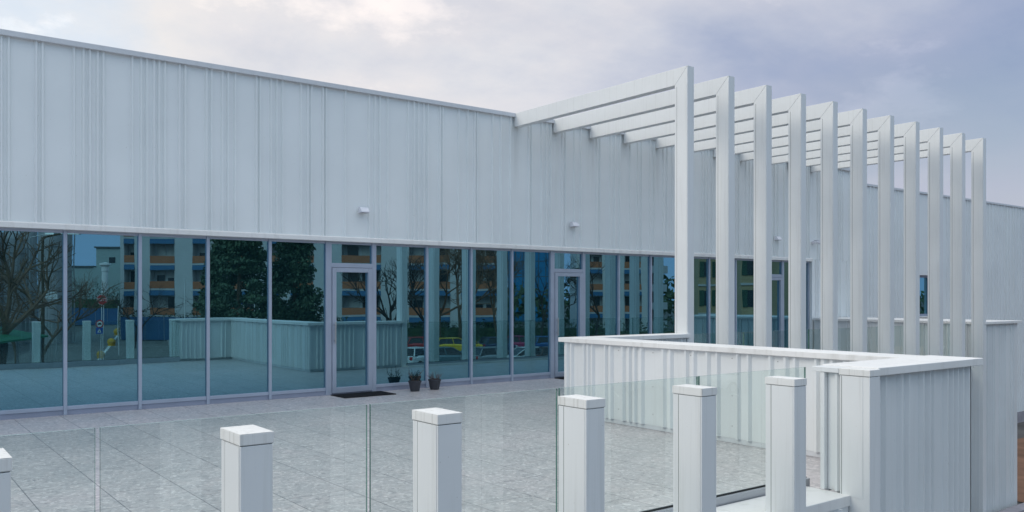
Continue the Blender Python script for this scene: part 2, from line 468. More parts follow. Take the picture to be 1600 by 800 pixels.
# solid ribbed end past the glazing
mb = MB(); ribbed(mb, lambda s, d: (s, YC - d), GX0 + .03, X1, GZ, ZP0 - .001, rib_pattern(GX0 + .1, X1, 9), .034, .12)
mb.box(GX0 + .03, YC + .121, GZ, X1, YC + .3, ZP0 + .029)
mb.build('cladding', M['clad'], B, True)
# lower wing set back to the right
YW = 15.05
W = empty('annex_building', (34, 18, GZ), 'lower white ribbed wing carrying on to the right behind the pergola with one narrow window', 'building')
wx0, wx1 = 29.4, 30.3
wz0, wz1 = 1.0, 2.44
def wing_strip(mb, a, b, z0, z1, seed):
    pat = [(a + .2 + .26 * k + (.05 if k % 3 == 0 else 0), .05) for k in range(int((b - a) / .26))]
    ribbed(mb, lambda s, d: (s, YW - d), a, b, z0, z1, pat, .034, .12)
mb = MB()
wing_strip(mb, X1 + .01, wx0, GZ + .42, 5.28, 1); wing_strip(mb, wx1, 70, GZ + .42, 5.28, 2)
ribbed(mb, lambda s, d: (s, YW - d), wx0 + .001, wx1 - .001, wz1, 5.28, [], .034, .12)
ribbed(mb, lambda s, d: (s, YW - d), wx0 + .001, wx1 - .001, GZ + .42, wz0, [], .034, .12)
mb.build('cladding', M['clad'], W, True)
mb = MB(); mb.box(X1 + .01, YW + .30, GZ, 70, 40, 5.2); mb.build('wall', M['clad'], W, True)
mb = MB(); mb.box(X1 + .01, YW - .05, 5.28, 70.1, YW + .4, 5.35); mb.build('roof_coping', M['flash'], W, True, .003)
mb = MB(); mb.box(X1 + .01, YW - .02, GZ - .1, 70, YW + .3, GZ + .42); mb.build('plinth', M['kerbstone'], W, True)
mb = MB()
for q in ((wx0, wz0, wx0 + .07, wz1), (wx1 - .07, wz0, wx1, wz1), (wx0 + .07, wz0, wx1 - .07, wz0 + .08), (wx0 + .07, wz1 - .08, wx1 - .07, wz1)):
    mb.box(q[0], YW + .12, q[1], q[2], YW + .2, q[3])
w = mb.build('window', M['plinth'], W, True, .003)
mb = MB(); mb.box(wx0 + .07, YW + .15, wz0 + .08, wx1 - .07, YW + .165, wz1 - .08); mb.build('pane', M['glass'], w, True)
mb = MB(); mb.box(wx0 - .03, YW - .07, wz0 - .045, wx1 + .03, YW + .11, wz0 - .002); mb.build('sill', M['coping'], w, True, .003)

# ------------------------------------------------------------------ terrace
YF = 3.72              # outer face of the front posts
PX, PY = .155, .265    # post section
mb = MB()
mb.prism([(X0, 4.12), (8.06, 4.12), (8.06, 9.28), (20.8, 9.28), (20.8, YG + .12), (X0, YG + .12)], -.35, 0, 'z')
structure(mb.build('terrace_floor', M['stone']))
PD = empty('podium', (4, 8, GZ), 'white ribbed podium wall of the storey beneath the terrace', 'wall')
mb = MB(); ribbed(mb, lambda s, d: (s, YF + .17 - d), X0, 6.44, GZ, -.02, rib_pattern(X0, 6.4, 21), .03, .05)
mb.box(X0, YF + .225, GZ, 6.44, 13.5, -.36)
mb.build('cladding', M['clad2'], PD, True)
mb = MB(); ribbed(mb, lambda s, d: (s, 9.29 - d), 10.4, 20.5, GZ, -.02, rib_pattern(8.6, 20.3, 22), .03, .05)
mb.box(10.4, 9.345, GZ, 20.5, 13.5, -.36); mb.box(6.5, 9.2, GZ, 10.39, 13.5, -.36); mb.box(6.5, 4.17, GZ, 8.02, 9.0, -.36)
mb.build('cladding', M['clad2'], PD, True)
# ledge under the front posts and at the foot of the pergola
L = MB(); L.box(X0, YF + .16, -.02, 6.47, 4.30, .07)
tag(L.build('ledge', M['coping'], bevel=.006), 'low white sheet metal ledge at the terrace edge carrying the short square posts', 'ledge')
L = MB(); L.box(10.4, 9.27, -.02, 20.5, 9.50, .045)
tag(L.build('ledge', M['coping'], bevel=.006), 'low white ledge along the foot of the tall pergola columns', 'ledge')

# ------------------------------------------------------------------ parapets
PW = empty('parapet_wall', (8.2, 4.5, 0), 'waist high white ribbed parapet with flat coping wrapping the void beside the terrace', 'parapet')
XA = 8.03; ZC = 1.112
mb = MB()
# side facing the terrace
ribbed(mb, lambda s, d: (XA - d, s), 4.17, 9.272, .06, ZC - .06, rib_pattern(4.2, 9.2, 31, (.17, .28), .075), .036, .05)
mb.build('cladding', M['clad2'], PW, True)
mb = MB(); ribbed(mb, lambda s, d: (8.35 + d, 9.0 - (s - 3.79)), 3.79, 8.9, GZ, ZC - .06, rib_pattern(3.9, 8.8, 32), .03, .05)
mb.build('cladding', M['clad2'], PW, True)
# front face over the drop
XP = 6.455
mb = MB(); ribbed(mb, lambda s, d: (s, YF + .085 - d), XP + PX + .002, 8.40, GZ, ZC - .06,
                  [(XP + .24, .06), (XP + .36, .05), (XP + .62, .06), (XP + .74, .05), (XP + .98, .06), (XP + 1.10, .05), (XP + 1.18, .05), (XP + 1.42, .06), (XP + 1.52, .05), (XP + 1.62, .05), (XP + 1.72, .05), (XP + 1.84, .05), (XP + 1.94, .05)], .035, .06)
mb.build('cladding', M['clad2'], PW, True)
mb = MB(); ribbed(mb, lambda s, d: (8.40 + d, s), YF + .085, 4.1, GZ, ZC - .06, [], .03, .04); mb.build('corner_trim', M['clad2'], PW, True)
# inner face of the front stretch, seen in the glass
mb = MB(); ribbed(mb, lambda s, d: (s, 4.16 + d), XP + .06, XA - .003, .06, ZC - .06, rib_pattern(XP + .1, XA, 33, (.18, .3)), .03, .05)
mb.build('cladding', M['clad2'], PW, True)
# back stretch up to the first pergola column
mb = MB(); ribbed(mb, lambda s, d: (s, 9.24 + d), XA + .052, 10.34, .06, ZC - .06, rib_pattern(XA + .1, 10.34, 34, (.18, .3)), .03, .05)
mb.build('cladding', M['clad2'], PW, True)
mb = MB(); ribbed(mb, lambda s, d: (s, 9.03 - d), 8.37, 10.34, GZ, ZC - .06, rib_pattern(8.4, 10.3, 35), .03, .05)
mb.build('cladding', M['clad2'], PW, True)
# cores
mb = MB(); mb.box(XA + .051, 4.12, GZ, 8.299, 9.09, ZC - .065); mb.box(XP + .16, YF + .147, GZ, 8.355, 4.1, ZC - .065); mb.box(XA + .06, 9.092, -.3, 10.335, 9.188, ZC - .065)
mb.build('core', M['clad2'], PW, True)
mb = MB(); mb.box(XA + .004, 4.2, 0.002, XA + .05, 9.26, .061); mb.box(XA + .055, 9.20, 0.002, 10.34, 9.235, .061)
mb.build('skirting', M['flash'], PW, True, .003)
# copings
mb = MB(); mb.box(XA - .065, 4.245, ZC - .062, 8.41, 9.33, ZC); mb.build('coping', M['coping'], PW, True, .005)
mb = MB(); mb.box(XP + PX + .004, YF + .005, ZC - .064, 8.475, 4.24, ZC + .003); mb.build('coping', M['coping'], PW, True, .005)
mb = MB(); mb.box(8.413, 8.96, ZC - .062, 10.39, 9.33, ZC - .001); mb.build('coping', M['coping'], PW, True, .005)
# the end by the ledge: pillar, ribbed infill, trims
mb = MB(); mb.box(XP, YF - .01, GZ, XP + PX, YF + PY - .01, ZC - .064); pil = mb.build('end_pillar', M['post'], PW, True, .004)
mb = MB(); mb.box(XP - .003, YF + .05, .06, XP - .0005, YF + PY - .03, ZC - .067); mb.build('cover_plate', M['post'], pil, True)
mb = MB(); mb.box(XP - .0015, YF + PY - .029, .06, XP + .001, YF + PY - .0235, ZC - .067); mb.build('seam', M['seam'], pil, True)
mb = MB(); mb.box(XP - .006, YF - .015, ZC - .060, XP + PX + .002, YF + PY - .004, ZC - .006); mb.build('cap', M['cap'], pil, True, .004)
mb = MB(); ribbed(mb, lambda s, d: (XP + .05 - d, s), YF + PY - .008, 4.115, .075, ZC - .05, [(4.02, .06)], .03, .05); mb.build('end_panel', M['clad2'], PW, True)
mb = MB(); mb.box(XP + .001, 4.118, .075, XP + .055, 4.157, ZC - .05); mb.box(XP - .004, YF + PY - .001, ZC - .048, XP + PX + .002, 4.235, ZC - .006)
mb.build('end_trim', M['post'], PW, True, .003)
for y in [4.45 + .62 * k for k in range(8)]:
    for z in (ZC - .13, .55, .2):
        mb = MB(); mb.tube((XA + .001, y, z), (XA - .004, y, z), .006, .005, 8); mb.build('screw', M['screw'], PW, True)

# far end of the pergola terrace
PR = empty('parapet_wall', (21.4, 9.2, 0), 'white ribbed parapet block closing the far right end of the pergola terrace', 'parapet')
mb = MB(); ribbed(mb, lambda s, d: (20.62 - d, s), 9.3, YC - .04, .10, ZC - .06, rib_pattern(9.35, 13.4, 41, (.2, .3)), .03, .05); mb.build('cladding', M['clad2'], PR, True)
mb = MB(); ribbed(mb, lambda s, d: (s, 9.08 - d), 20.45, 22.45, GZ, ZC - .06, rib_pattern(20.5, 22.4, 42, (.2, .3)), .03, .05); mb.build('cladding', M['clad2'], PR, True)
mb = MB(); mb.box(20.671, 9.131, GZ, 22.42, YC - .08, ZC - .065); mb.build('core', M['clad2'], PR, True)
mb = MB(); mb.box(20.55, 9.33, ZC - .06, 22.44, YC - .04, ZC - .001); mb.box(20.5, 8.99, ZC - .06, 22.50, 9.329, ZC); mb.build('coping', M['coping'], PR, True, .004)

# ------------------------------------------------------------------ short posts along the ledge
PXS = [1.3375 + 1.0277 * k for k in range(-9, 5)]
def make_post():
    o = empty('terrace_post', (0, 0, 0), '', 'post')
    mb = MB(); QX, QY = .149, .252
    mb.box(0, 0, GZ, QX, QY, 1.0350); sh = mb.build('shaft', M['post'], o, False, .004)
    mb = MB(); mb.box(.003, .003, 1.0352, QX - .003, QY - .003, 1.0383); mb.box(-.0015, QY - .054, .06, .001, QY - .049, 1.0340); mb.build('seam', M['seam'], sh)
    mb = MB(); mb.box(-.0028, .012, .06, -.0004, QY - .055, 1.0330); mb.build('cover_plate', M['post'], o)
    mb = MB()
    e = .004
    mb.box(-e, -e, 1.0385, QX + e, QY + e, 1.0902)
    mb.add([(-e, -e, 1.0905), (QX + e, -e, 1.0905), (QX + e, QY + e, 1.0905), (-e, QY + e, 1.0905), (QX / 2, QY / 2, 1.0940)], [(0, 1, 4), (1, 2, 4), (2, 3, 4), (3, 0, 4)])
    mb.build('cap', M['cap'], o, False, .004)
    return o
plabel = {9: 'leftmost whole short white square post, its cap streaked by rain',
          8: 'short white square post cut off by the left edge of the photo',
          10: 'second whole short white square post from the left, below the plant pots',
          11: 'short white square post third along, below the left corner of the parapet coping',
          12: 'short white square post fourth along, standing before the mid joint of the glass railing',
          13: 'short white square post closest to the parapet end pillar'}
proto = None
for k, x in enumerate(PXS):
    if proto is None: proto = o = make_post()
    else: o = copy_tree(proto)
    o.location = (x, YF, 0)
    o['group'] = 'short posts along the terrace ledge'
    o['label'] = plabel.get(k, 'short white square post standing beyond the left edge of the photo')

# ------------------------------------------------------------------ pergola frames
ZPG = 5.33
def make_frame():
    o = empty('pergola_frame', (0, 0, 0), '', 'pergola frame')
    d = .0015
    mb = MB(); mb.prism([(0, GZ), (PY, GZ), (PY, ZPG - PY - d), (0, ZPG - d * 2)], 0, PX, 'x'); cl = mb.build('column', M['post'], o, False, .004)
    mb = MB(); mb.box(-.0015, PY - .049, .05, .001, PY - .043, ZPG - PY - .03); mb.build('seam', M['seam'], cl)
    mb = MB(); mb.box(-.0028, .012, .05, -.0004, PY - .05, ZPG - PY - .03); mb.build('cover_plate', M['post'], o)
    mb = MB(); mb.prism([(0 + d, ZPG), (PY + d, ZPG - PY), (YC - 9.0 - .036, ZPG - PY), (YC - 9.0 - .036, ZPG)], 0, PX, 'x'); mb.build('beam', M['post'], o, False, .004)
    return o
ordw = ['first', 'second', 'third', 'fourth', 'fifth', 'sixth', 'seventh', 'eighth', 'ninth', 'tenth', 'eleventh']
proto = None
for k in range(11):
    if proto is None: proto = o = make_frame()
    else: o = copy_tree(proto)
    o.location = (10.352 + 1.0107 * k, 9.0, 0)
    o['group'] = 'white frames of the pergola'
    o['label'] = {0: 'tallest looking nearest white pergola frame, column rising from the parapet corner', 10: 'farthest white pergola frame, last on the right at the terrace end'}.get(
        k, '%s white pergola frame counted from the nearest one, column and mitred beam' % ordw[k])

# ------------------------------------------------------------------ glass railings
def glass_panel(x0, x1, y, z0, z1, label, group, cat='glass railing', shoe=True):
    o = empty('glass_railing', ((x0 + x1) / 2, y, 0), label, cat, group)
    mb = MB(); th = .0085
    v = [(x0, y - th, z0), (x1, y - th, z0), (x1, y + th, z0), (x0, y + th, z0), (x0, y - th, z1), (x1, y - th, z1), (x1, y + th, z1), (x0, y + th, z1)]
    mb.add(v, [(0, 1, 5, 4), (2, 3, 7, 6)], 0); mb.add(v, [(1, 2, 6, 5), (3, 0, 4, 7), (0, 3, 2, 1)], 1); mb.add(v, [(4, 5, 6, 7)], 2)
    mb.build('glass_sheet', [M['rail_glass'], M['rail_edge'], M['rail_top']], o, True)
    mb = MB(); mb.box(x0 - .008, y - .045, max(.002, z0 - .14), x1 + .008, y - .012, z0 + .028); mb.box(x0 - .008, y + .012, max(.002, z0 - .14), x1 + .008, y + .045, z0 + .028)
    s = mb.build('base_channel', M['shoe'], o, True, .002)
    mb = MB(); mb.box(x0 - .008, y - .0118, z0 + .004, x1 + .008, y - .0087, z0 + .036); mb.box(x0 - .008, y + .0087, z0 + .004, x1 + .008, y + .0118, z0 + .036)
    mb.build('gasket', M['dark'], s, True)
    return o
YR = 4.36
jx = [6.55 - 1.415 * k for k in range(0, 10)]
glab = ['clear glass railing panel nearest the parapet end, behind the last two posts', 'clear glass railing panel in front of the parapet corner, between third and fourth posts',
        'clear glass railing panel below the plant pots', 'clear glass railing panel around the leftmost whole post', 'clear glass railing panel at the left edge of the photo']
for k in range(9):
    glass_panel(jx[k + 1] + .011, jx[k] - .011, YR, .098, 1.085, glab[k] if k < 5 else 'clear glass railing panel further left along the ledge, beyond the photo edge', 'glass railing behind the short posts')
gx = [10.40, 12.3, 14.25, 16.2, 18.15, 20.52]
g2 = ['glass railing panel behind the nearest pergola columns', 'glass railing panel behind the third and fourth pergola columns', 'glass railing panel behind the fifth and sixth pergola columns',
      'glass railing panel behind the seventh and eighth pergola columns', 'glass railing panel behind the last pergola columns']
for k in range(5):
    glass_panel(gx[k] + .011, gx[k + 1] - .011, 9.42, .065, 1.075, g2[k], 'glass railing behind the pergola columns')

# ------------------------------------------------------------------ small things on the terrace
lamps = [(7.0, 'white wedge wall lamp above the door with the doormat'), (11.9, 'white wedge wall lamp above the second door, left of the nearest pergola column'), (18.92, 'white wedge wall lamp above the third door behind the pergola columns')]
proto = None
for x, lab in lamps:
    if proto is None:
        proto = o = empty('wall_lamp', (0, 0, 0), lab, 'wall lamp')
        mb = MB(); mb.prism([(0, -.035), (0, .065), (-.065, .06), (-.13, -.015), (-.13, -.035)], -.08, .08, 'x'); mb.build('housing', M['lamp'], o, False, .006)
        mb = MB(); mb.box(-.065, -.115, -.04, .065, -.02, -.0355); mb.build('lens', M['lens'], o)
    else: o = copy_tree(proto)
    o.location = (x, YC - .036, 3.19); o['label'] = lab; o['group'] = 'wall lamps above the doors'
o = empty('security_camera', (20.6, YC, 3.16), 'small white bullet security camera on the ribbed wall past the third door', 'camera')
mb = MB(); mb.tube((0, 0, .0), (0, -.03, 0), .05, .05, 14); mb.tube((0, -.03, 0), (-.0, -.11, .0), .016, .016, 10); mb.build('bracket', M['lamp'], o)
mb = MB(); mb.tube((-.10, -.15, .02), (.14, -.15, -.02), .038, .038, 14); mb.box(-.11, -.19, .05, .16, -.11, .062); cb = mb.build('body', M['lamp'], o)
mb = MB(); mb.tube((.1405, -.15, -.02), (.144, -.15, -.0205), .034, .034, 14); mb.build('lens', M['dark'], cb)

def mat_thing(x0, x1, y0, y1, label):
    mb = MB(); mb.box(x0, y0, .0005, x1, y1, .016)
    for k in range(1, 34):
        x = x0 + (x1 - x0) * k / 34
        mb.box(x - .006, y0 + .03, .0162, x + .006, y1 - .03, .019)
    tag(mb.build('doormat', M['mat'], bevel=.003), label, 'doormat', 'doormats before the glass doors')
mat_thing(6.43, 7.40, 12.98, 13.53, 'black ribbed doormat lying before the first glass door')
mat_thing(11.45, 12.38, 12.98, 13.53, 'black doormat before the second glass door, half hidden by the parapet')

def pot(x, y, seed, lab, kind):
    r = random.Random(seed)
    o = empty('potted_plant', (x, y, 0), lab, 'potted plant', 'dark plant pots by the glazing')
    mb = MB(); mb.lathe([(.001, .0), (.075, 0), (.082, .008), (.108, .15), (.120, .165), (.120, .19), (.110, .19), (.105, .165), (.10, .15)], 28); mb.build('pot', M['pot'], o, smooth=False, bevel=0)
    mb = MB(); mb.lathe([(.104, .155), (.07, .165), (.001, .168)], 20); mb.build('soil', M['soil'], o)
    st = MB(); lf = MB()
    for k in range(16 if kind else 22):
        a = r.uniform(0, 6.28); p = Vector((math.cos(a) * .05, math.sin(a) * .05, .155)); d = Vector((math.cos(a) * r.uniform(.1, .8), math.sin(a) * r.uniform(.1, .8), 1)).normalized()
        n = r.randint(3, 5 if not kind else 8)
        for q in range(n):
            p2 = p + d * r.uniform(.025, .04); st.tube(p, p2, .0028, .0022, 4, cap=False); p = p2
            d = (d + Vector((r.uniform(-.4, .4), r.uniform(-.4, .4), r.uniform(-.35, .25)))).normalized()
            for w in range(2 if kind else 1):
                e = Vector((r.uniform(-1, 1), r.uniform(-1, 1), r.uniform(-.4, .6))).normalized(); sd = e.cross(Vector((0, 0, 1))).normalized() * .009
                L_ = r.uniform(.018, .04)
                lf.add([p, p + e * L_ * .5 + sd, p + e * L_, p + e * L_ * .5 - sd], [(0, 1, 2, 3)])
    st.build('stems', M['twig'], o); lf.build('leaves', M['leafpot'] if kind else M['twig'], o)
pot(7.93, 13.24, 3, 'dark grey pot with a straggly taller green plant, left of the two by the glazing', 1)
pot(8.36, 13.26, 8, 'dark grey pot with dried reddish twigs, right of the two by the glazing', 0)

# ------------------------------------------------------------------ the street side, in front of the terrace (the glazing shows it)
RZ = R(YAW)                                   # things out there stand square to the view: local +x runs along ur, local +y back to the terrace
def at(px, t, z=GZ):
    p = mp((px - 800) / F * t, t); p.z = z; return p
def zat(py, t): return EYE + (HOR - py) / F * t

M['bark'] = simple('bark', (.13, .095, .065), .9, 0, .35, 6, .2, .5)
M['barkd'] = simple('dark_bark', (.055, .045, .04), .9, 0, .35, 6, .2, .5)
def foliage(name, a, b):
    m, nt, out = newmat(name)
    bs = N(nt, 'BsdfPrincipled'); geo = N(nt, 'NewGeometry')
    nz = N(nt, 'TexNoise'); nz.inputs['Scale'].default_value = .9; nz.inputs['Detail'].default_value = 3
    nt.links.new(geo.outputs['Position'], nz.inputs['Vector'])
    nt.links.new(ramp(nt, nz.outputs['Fac'], [(.35, a), (.68, b)]), bs.inputs['Base Color']); bs.inputs['Roughness'].default_value = .7
    nt.links.new(bs.outputs[0], out.inputs[0]); return m
M['needle'] = foliage('conifer_needles', (.035, .075, .045), (.10, .16, .085))
M['hedge'] = foliage('hedge_leaves', (.025, .05, .02), (.06, .10, .035))
M['twigs'] = foliage('dry_twigs', (.13, .075, .045), (.22, .13, .075))
M['render_white'] = simple('white_render', (.56, .57, .58), .8, 0, .05, .6)
M['render_grey'] = simple('loggia_render', (.50, .52, .54), .8, 0, .06, .6)  # slightly greyer render for slabs, roofs and string courses
M['orange'] = simple('orange_parapet', (.40, .15, .07), .7, 0, .08, .8)
M['blue'] = simple('blue_awning', (.02, .12, .26), .6, 0, .08, .8)
M['bluefence'] = simple('blue_sheet_fence', (.02, .09, .22), .5, 0, .12, .5)
M['winglass'] = simple('window_glass', (.03, .04, .05), .08, 0, .1, 1)
M['shutter'] = simple('roller_shutter', (.50, .50, .49), .6, 0, .05)
M['shed'] = simple('shed_sheet', (.34, .42, .42), .6, 0, .06, .4)
M['shedroof'] = simple('shed_roof_edge', (.08, .10, .11), .6)
M['silo'] = simple('silo_metal', (.42, .41, .42), .5, .3, .12, .5)
M['cream'] = simple('cream_render', (.42, .34, .21), .85, 0, .08, .6)
M['green'] = simple('green_shutter', (.03, .085, .06), .6)
M['tile'] = simple('roof_tiles', (.25, .10, .06), .8, 0, .2, 2)
M['greenroof'] = simple('green_shelter_roof', (.02, .17, .07), .55, 0, .12, .6)
M['yellow'] = simple('yellow_paint', (.62, .34, .02), .55, 0, .1, 5)
M['signred'] = simple('sign_red', (.55, .02, .02), .4, 0, .03)
M['signblue'] = simple('sign_blue', (.015, .09, .42), .4, 0, .03)
M['signwhite'] = simple('sign_white', (.8, .8, .8), .4, 0, .03)
M['bluetower'] = simple('blue_curtain_wall', (.02, .20, .42), .25, 0, .12, .3)
M['tyre'] = simple('tyre_rubber', (.02, .02, .02), .8)
M['rim'] = simple('wheel_rim', (.45, .45, .46), .35, .7)
M['carglass'] = simple('car_glass', (.02, .025, .03), .06)
M['headl'] = simple('headlight', (.65, .68, .7), .15)
M['taill'] = simple('tail_light', (.45, .01, .01), .2)

def apartment(px_list, t, floors, label, z_first=.0):
    """px_list: the white piers from left to right; bays with loggias lie between them"""
    root = empty('apartment_building', at(px_list[0][0], t), label, 'building', None, RZ)
    k = t / F; base = px_list[0][0]
    top = 3.05 * floors + 1.4
    W_ = (px_list[-1][1] - base) * k
    mb = MB()
    for a, b in px_list: mb.box((a - base) * k, -12, 0, (b - base) * k, 0, top)
    mb.box(0, -12.1, 0, W_, -11.8, top)
    for i in range(len(px_list) - 1):
        a, b = (px_list[i][1] - base) * k + .005, (px_list[i + 1][0] - base) * k - .005
        mb.box(a, -11.9, 0, b, -1.3, top - .1)
    mb.build('wall', M['render_white'], root)
    mb = MB(); mb.box(-.3, -12.4, top, W_ + .3, .4, top + .35); mb.build('roof', M['render_grey'], root)
    r = random.Random(len(px_list))
    for i in range(len(px_list) - 1):
        a, b = (px_list[i][1] - base) * k + .01, (px_list[i + 1][0] - base) * k - .01
        for f in range(floors):
            z = -.13 + 3.05 * f
            if f:
                mb = MB(); mb.box(a, -.12, z, b, .04, z + .85); mb.build('balcony_parapet', M['orange'], root)
                mb = MB(); mb.box(a, -1.29, z - .22, b, .02, z - .004); mb.build('balcony_slab', M['render_grey'], root)
                mb = MB(); mb.prism([(-.05, z - .24), (.03, z - .24), (.12, z - .80), (-.0, z - .80)], a, b, 'x'); mb.build('awning', M['blue'], root)
            w_ = (b - a)
            for s in ([.1, .55] if w_ > 2 else [.15]):
                ww = w_ * (.36 if w_ > 2 else .7)
                mb = MB(); x0 = a + w_ * s; x1 = x0 + ww
                mb.box(x0, -1.295, max(.02, z + .3), x1, -1.22, z + 2.35); fr = mb.build('window', M['shutter'], root)
                h = r.choice([.5, .9, 1.3, 1.75])
                mb = MB(); mb.box(x0 + .06, -1.219, z + .36, x1 - .06, -1.20, z + .36 + h); mb.build('pane', M['winglass'], fr)
    return root
apartment([(184, 190), (207, 223), (262, 290), (326, 352), (396, 424), (440, 456), (492, 534), (586, 630), (672, 690), (712, 730), (768, 780)], 100, 5,
          'white apartment block with orange balcony fronts and blue awnings, mirrored left of the pergola')
apartment([(900, 918), (948, 984), (1010, 1022)], 118, 5, 'narrower white apartment block with orange balcony fronts, mirrored right of the second door')

# factory shed and chimney
k = 160 / F
o = empty('factory_shed', at(106, 160), 'pale green metal factory shed mirrored beside the apartment block', 'building', None, RZ)
mb = MB(); mb.box(0, -20, 0, 82 * k, 0, 10.5); mb.box(36 * k, -19, 10.5, 84 * k, -1, 14.1); mb.build('wall', M['shed'], o)
mb = MB(); mb.box(34 * k, -19.3, 14.11, 86 * k, -.7, 14.4); mb.box(-.3, -20.2, 10.501, 35.9 * k, .2, 10.8); mb.build('roof', M['shedroof'], o)
mb = MB(); mb.box(56 * k, -.99, 11.3, 66 * k, -.95, 12.4); mb.build('window', M['winglass'], o)
o = empty('chimney_pipe', at(160, 155), 'white vent pipe with a flared cap mirrored before the factory shed', 'chimney', None, RZ)
mb = MB(); mb.lathe([(.5, 0), (.5, 9.6), (.6, 9.7), (.6, 10.4), (.95, 10.7), (.95, 11.0), (.01, 11.2)], 16); mb.build('pipe', M['signwhite'], o)

# silos
for i, (px, rr, top, t) in enumerate([(26, 1.35, 360, 92), (55, .75, 352, 96), (88, 1.25, 348, 92), (-14, 1.5, 352, 90)]):
    o = empty('silo', at(px, t), ['stout grey metal silo mirrored in the leftmost pane, left of the pole', 'thin grey metal silo mirrored between the two stout ones', 'stout grey metal silo mirrored next to the first mullion', 'grey metal silo beyond the left edge of the glazing shown'][i], 'silo', 'grey silos across the street')
    h = zat(top, t) - GZ
    mb = MB(); mb.lathe([(rr, 0), (rr, h - 1), (rr * .9, h - .4), (.05, h)], 20); mb.build('tank', M['silo'], o, smooth=False)
    mb = MB()
    for q in range(4): mb.lathe([(rr + .02, h * (.2 + .2 * q)), (rr + .12, h * (.2 + .2 * q) + .02), (rr + .12, h * (.2 + .2 * q) + .12), (rr + .02, h * (.2 + .2 * q) + .14)], 20)
    mb.tube((rr + .2, .1, 0), (rr + .2, .1, h), .06, .06, 6)
    mb.build('rings', M['silo'], o)

# blue fence, hedges
def rail(px0, px1, t, h, label, cat, name, fn):
    o = empty(name, at(px0, t), label, cat, None, RZ); fn(o, (px1 - px0) * t / F, h); return o
def fence_fn(o, w, h):
    mb = MB(); n = int(w / 2)
    for i in range(n): mb.box(w * i / n + .03, -.03, .1, w * (i + 1) / n - .03, 0, h)
    mb.build('panels', M['bluefence'], o)
    mb = MB()
    for i in range(n + 1): mb.box(w * i / n - .03, -.08, 0, w * i / n + .03, -.031, h + .1)
    mb.build('posts', M['steel'], o)
rail(186, 332, 98, 2.7, 'blue sheet metal fence mirrored at the foot of the apartment block', 'fence', 'metal_fence', fence_fn)

rail(-60, 182, 150, 3.0, 'long blue sheet metal fence mirrored behind the stop sign pole', 'fence', 'metal_fence', fence_fn)
def leaf_mass(boxes, n, size, seed):
    r = random.Random(seed); mb = MB(); tot = sum(b[3] * b[4] * b[5] for b in boxes) or 1
    for (cx, cy, cz, rx, ry, rz) in boxes:
        m = max(40, int(n * rx * ry * rz / tot))
        for _ in range(m):
            while True:
                p = Vector((r.uniform(-1, 1), r.uniform(-1, 1), r.uniform(-1, 1)))
                if .25 < p.length <= 1: break
            c = Vector((cx + p.x * rx, cy + p.y * ry, cz + p.z * rz))
            e = Vector((r.gauss(0, 1), r.gauss(0, 1), r.gauss(0, 1))).normalized(); f2 = e.orthogonal().normalized()
            s = size * r.uniform(.5, 1.3)
            mb.add([c - e * s, c + f2 * s * .45, c + e * s, c - f2 * s * .45], [(0, 1, 2, 3)])
    return mb
def hedge(px0, px1, t, h, label, n=2600, seed=1, d=.8):
    w = (px1 - px0) * t / F
    o = empty('hedge', at(px0, t), label, 'hedge', None, RZ)
    r = random.Random(seed); bl = []; x = 0
    while x < w:
        hh = h * r.uniform(.85, 1.08); bl.append((x, r.uniform(-.1, .1), hh * .5, .9, d, hh * .5)); x += .9
    leaf_mass(bl, n, .16, seed).build('leaves', M['hedge'], o)
    mb = MB(); mb.box(.0, -d * .5, 0, w, d * .5, h * .62); mb.build('inner_growth', M['hedge'], o)
hedge(108, 184, 152, 7.4, 'tall ivy covered hedge mirrored behind the stop sign', 2600, 3)
hedge(190, 330, 99, 3.6, 'dark hedge mirrored above the blue fence before the apartment block', 2400, 7, .5)
hedge(330, 545, 88, 3.4, 'clipped dark hedge mirrored below the big conifers', 3200, 4)
hedge(560, 960, 96, 2.5, 'long dark hedge mirrored behind the parked cars', 4200, 5)
hedge(960, 1300, 80, 3.0, 'dark hedge mirrored before the cream house', 3000, 6)

def far_trees():
    r = random.Random(77); bl = []
    for i in range(110):
        a = -150 + 300 * i / 110; b = 165 + r.uniform(-12, 12); p = mp(a, b); h = r.uniform(6, 10)
        bl.append((p.x, p.y, GZ + h * .5, 3.2, 3.2, h * .55))
    o = leaf_mass(bl, 9000, .8, 78).build('tree_belt', M['hedge']); o['kind'] = 'stuff'; o['label'] = 'distant belt of trees on the skyline across the street'
far_trees()

# conifers
def conifer(px, t, h, rad, seed, label):
    o = empty('conifer_tree', at(px, t), label, 'tree', 'evergreen trees across the street', 0)
    mb = MB(); mb.tube((0, 0, 0), (0, 0, h * .95), .28, .04, 8); mb.build('trunk', M['bark'], o)
    r = random.Random(seed); bl = []
    for kx in range(190):
        z = r.uniform(.10, 1.0); rr = rad * (1 - z ** 1.6) * r.uniform(.45, 1.05) + .15; an = r.uniform(0, 6.283)
        bl.append((math.cos(an) * rr, math.sin(an) * rr, z * h, r.uniform(.5, 1.1), r.uniform(.5, 1.1), r.uniform(.25, .55)))
    leaf_mass(bl, 17000, .17, seed).build('crown', M['needle'], o)
conifer(372, 66, 13.5, 3.5, 11, 'broad dark conifer mirrored in the pane two left of the first door')
conifer(462, 70, 12, 2.5, 12, 'looser dark conifer mirrored in the pane left of the first door')
conifer(332, 74, 9, 1.6, 13, 'smaller conifer mirrored at the left foot of the broad one')

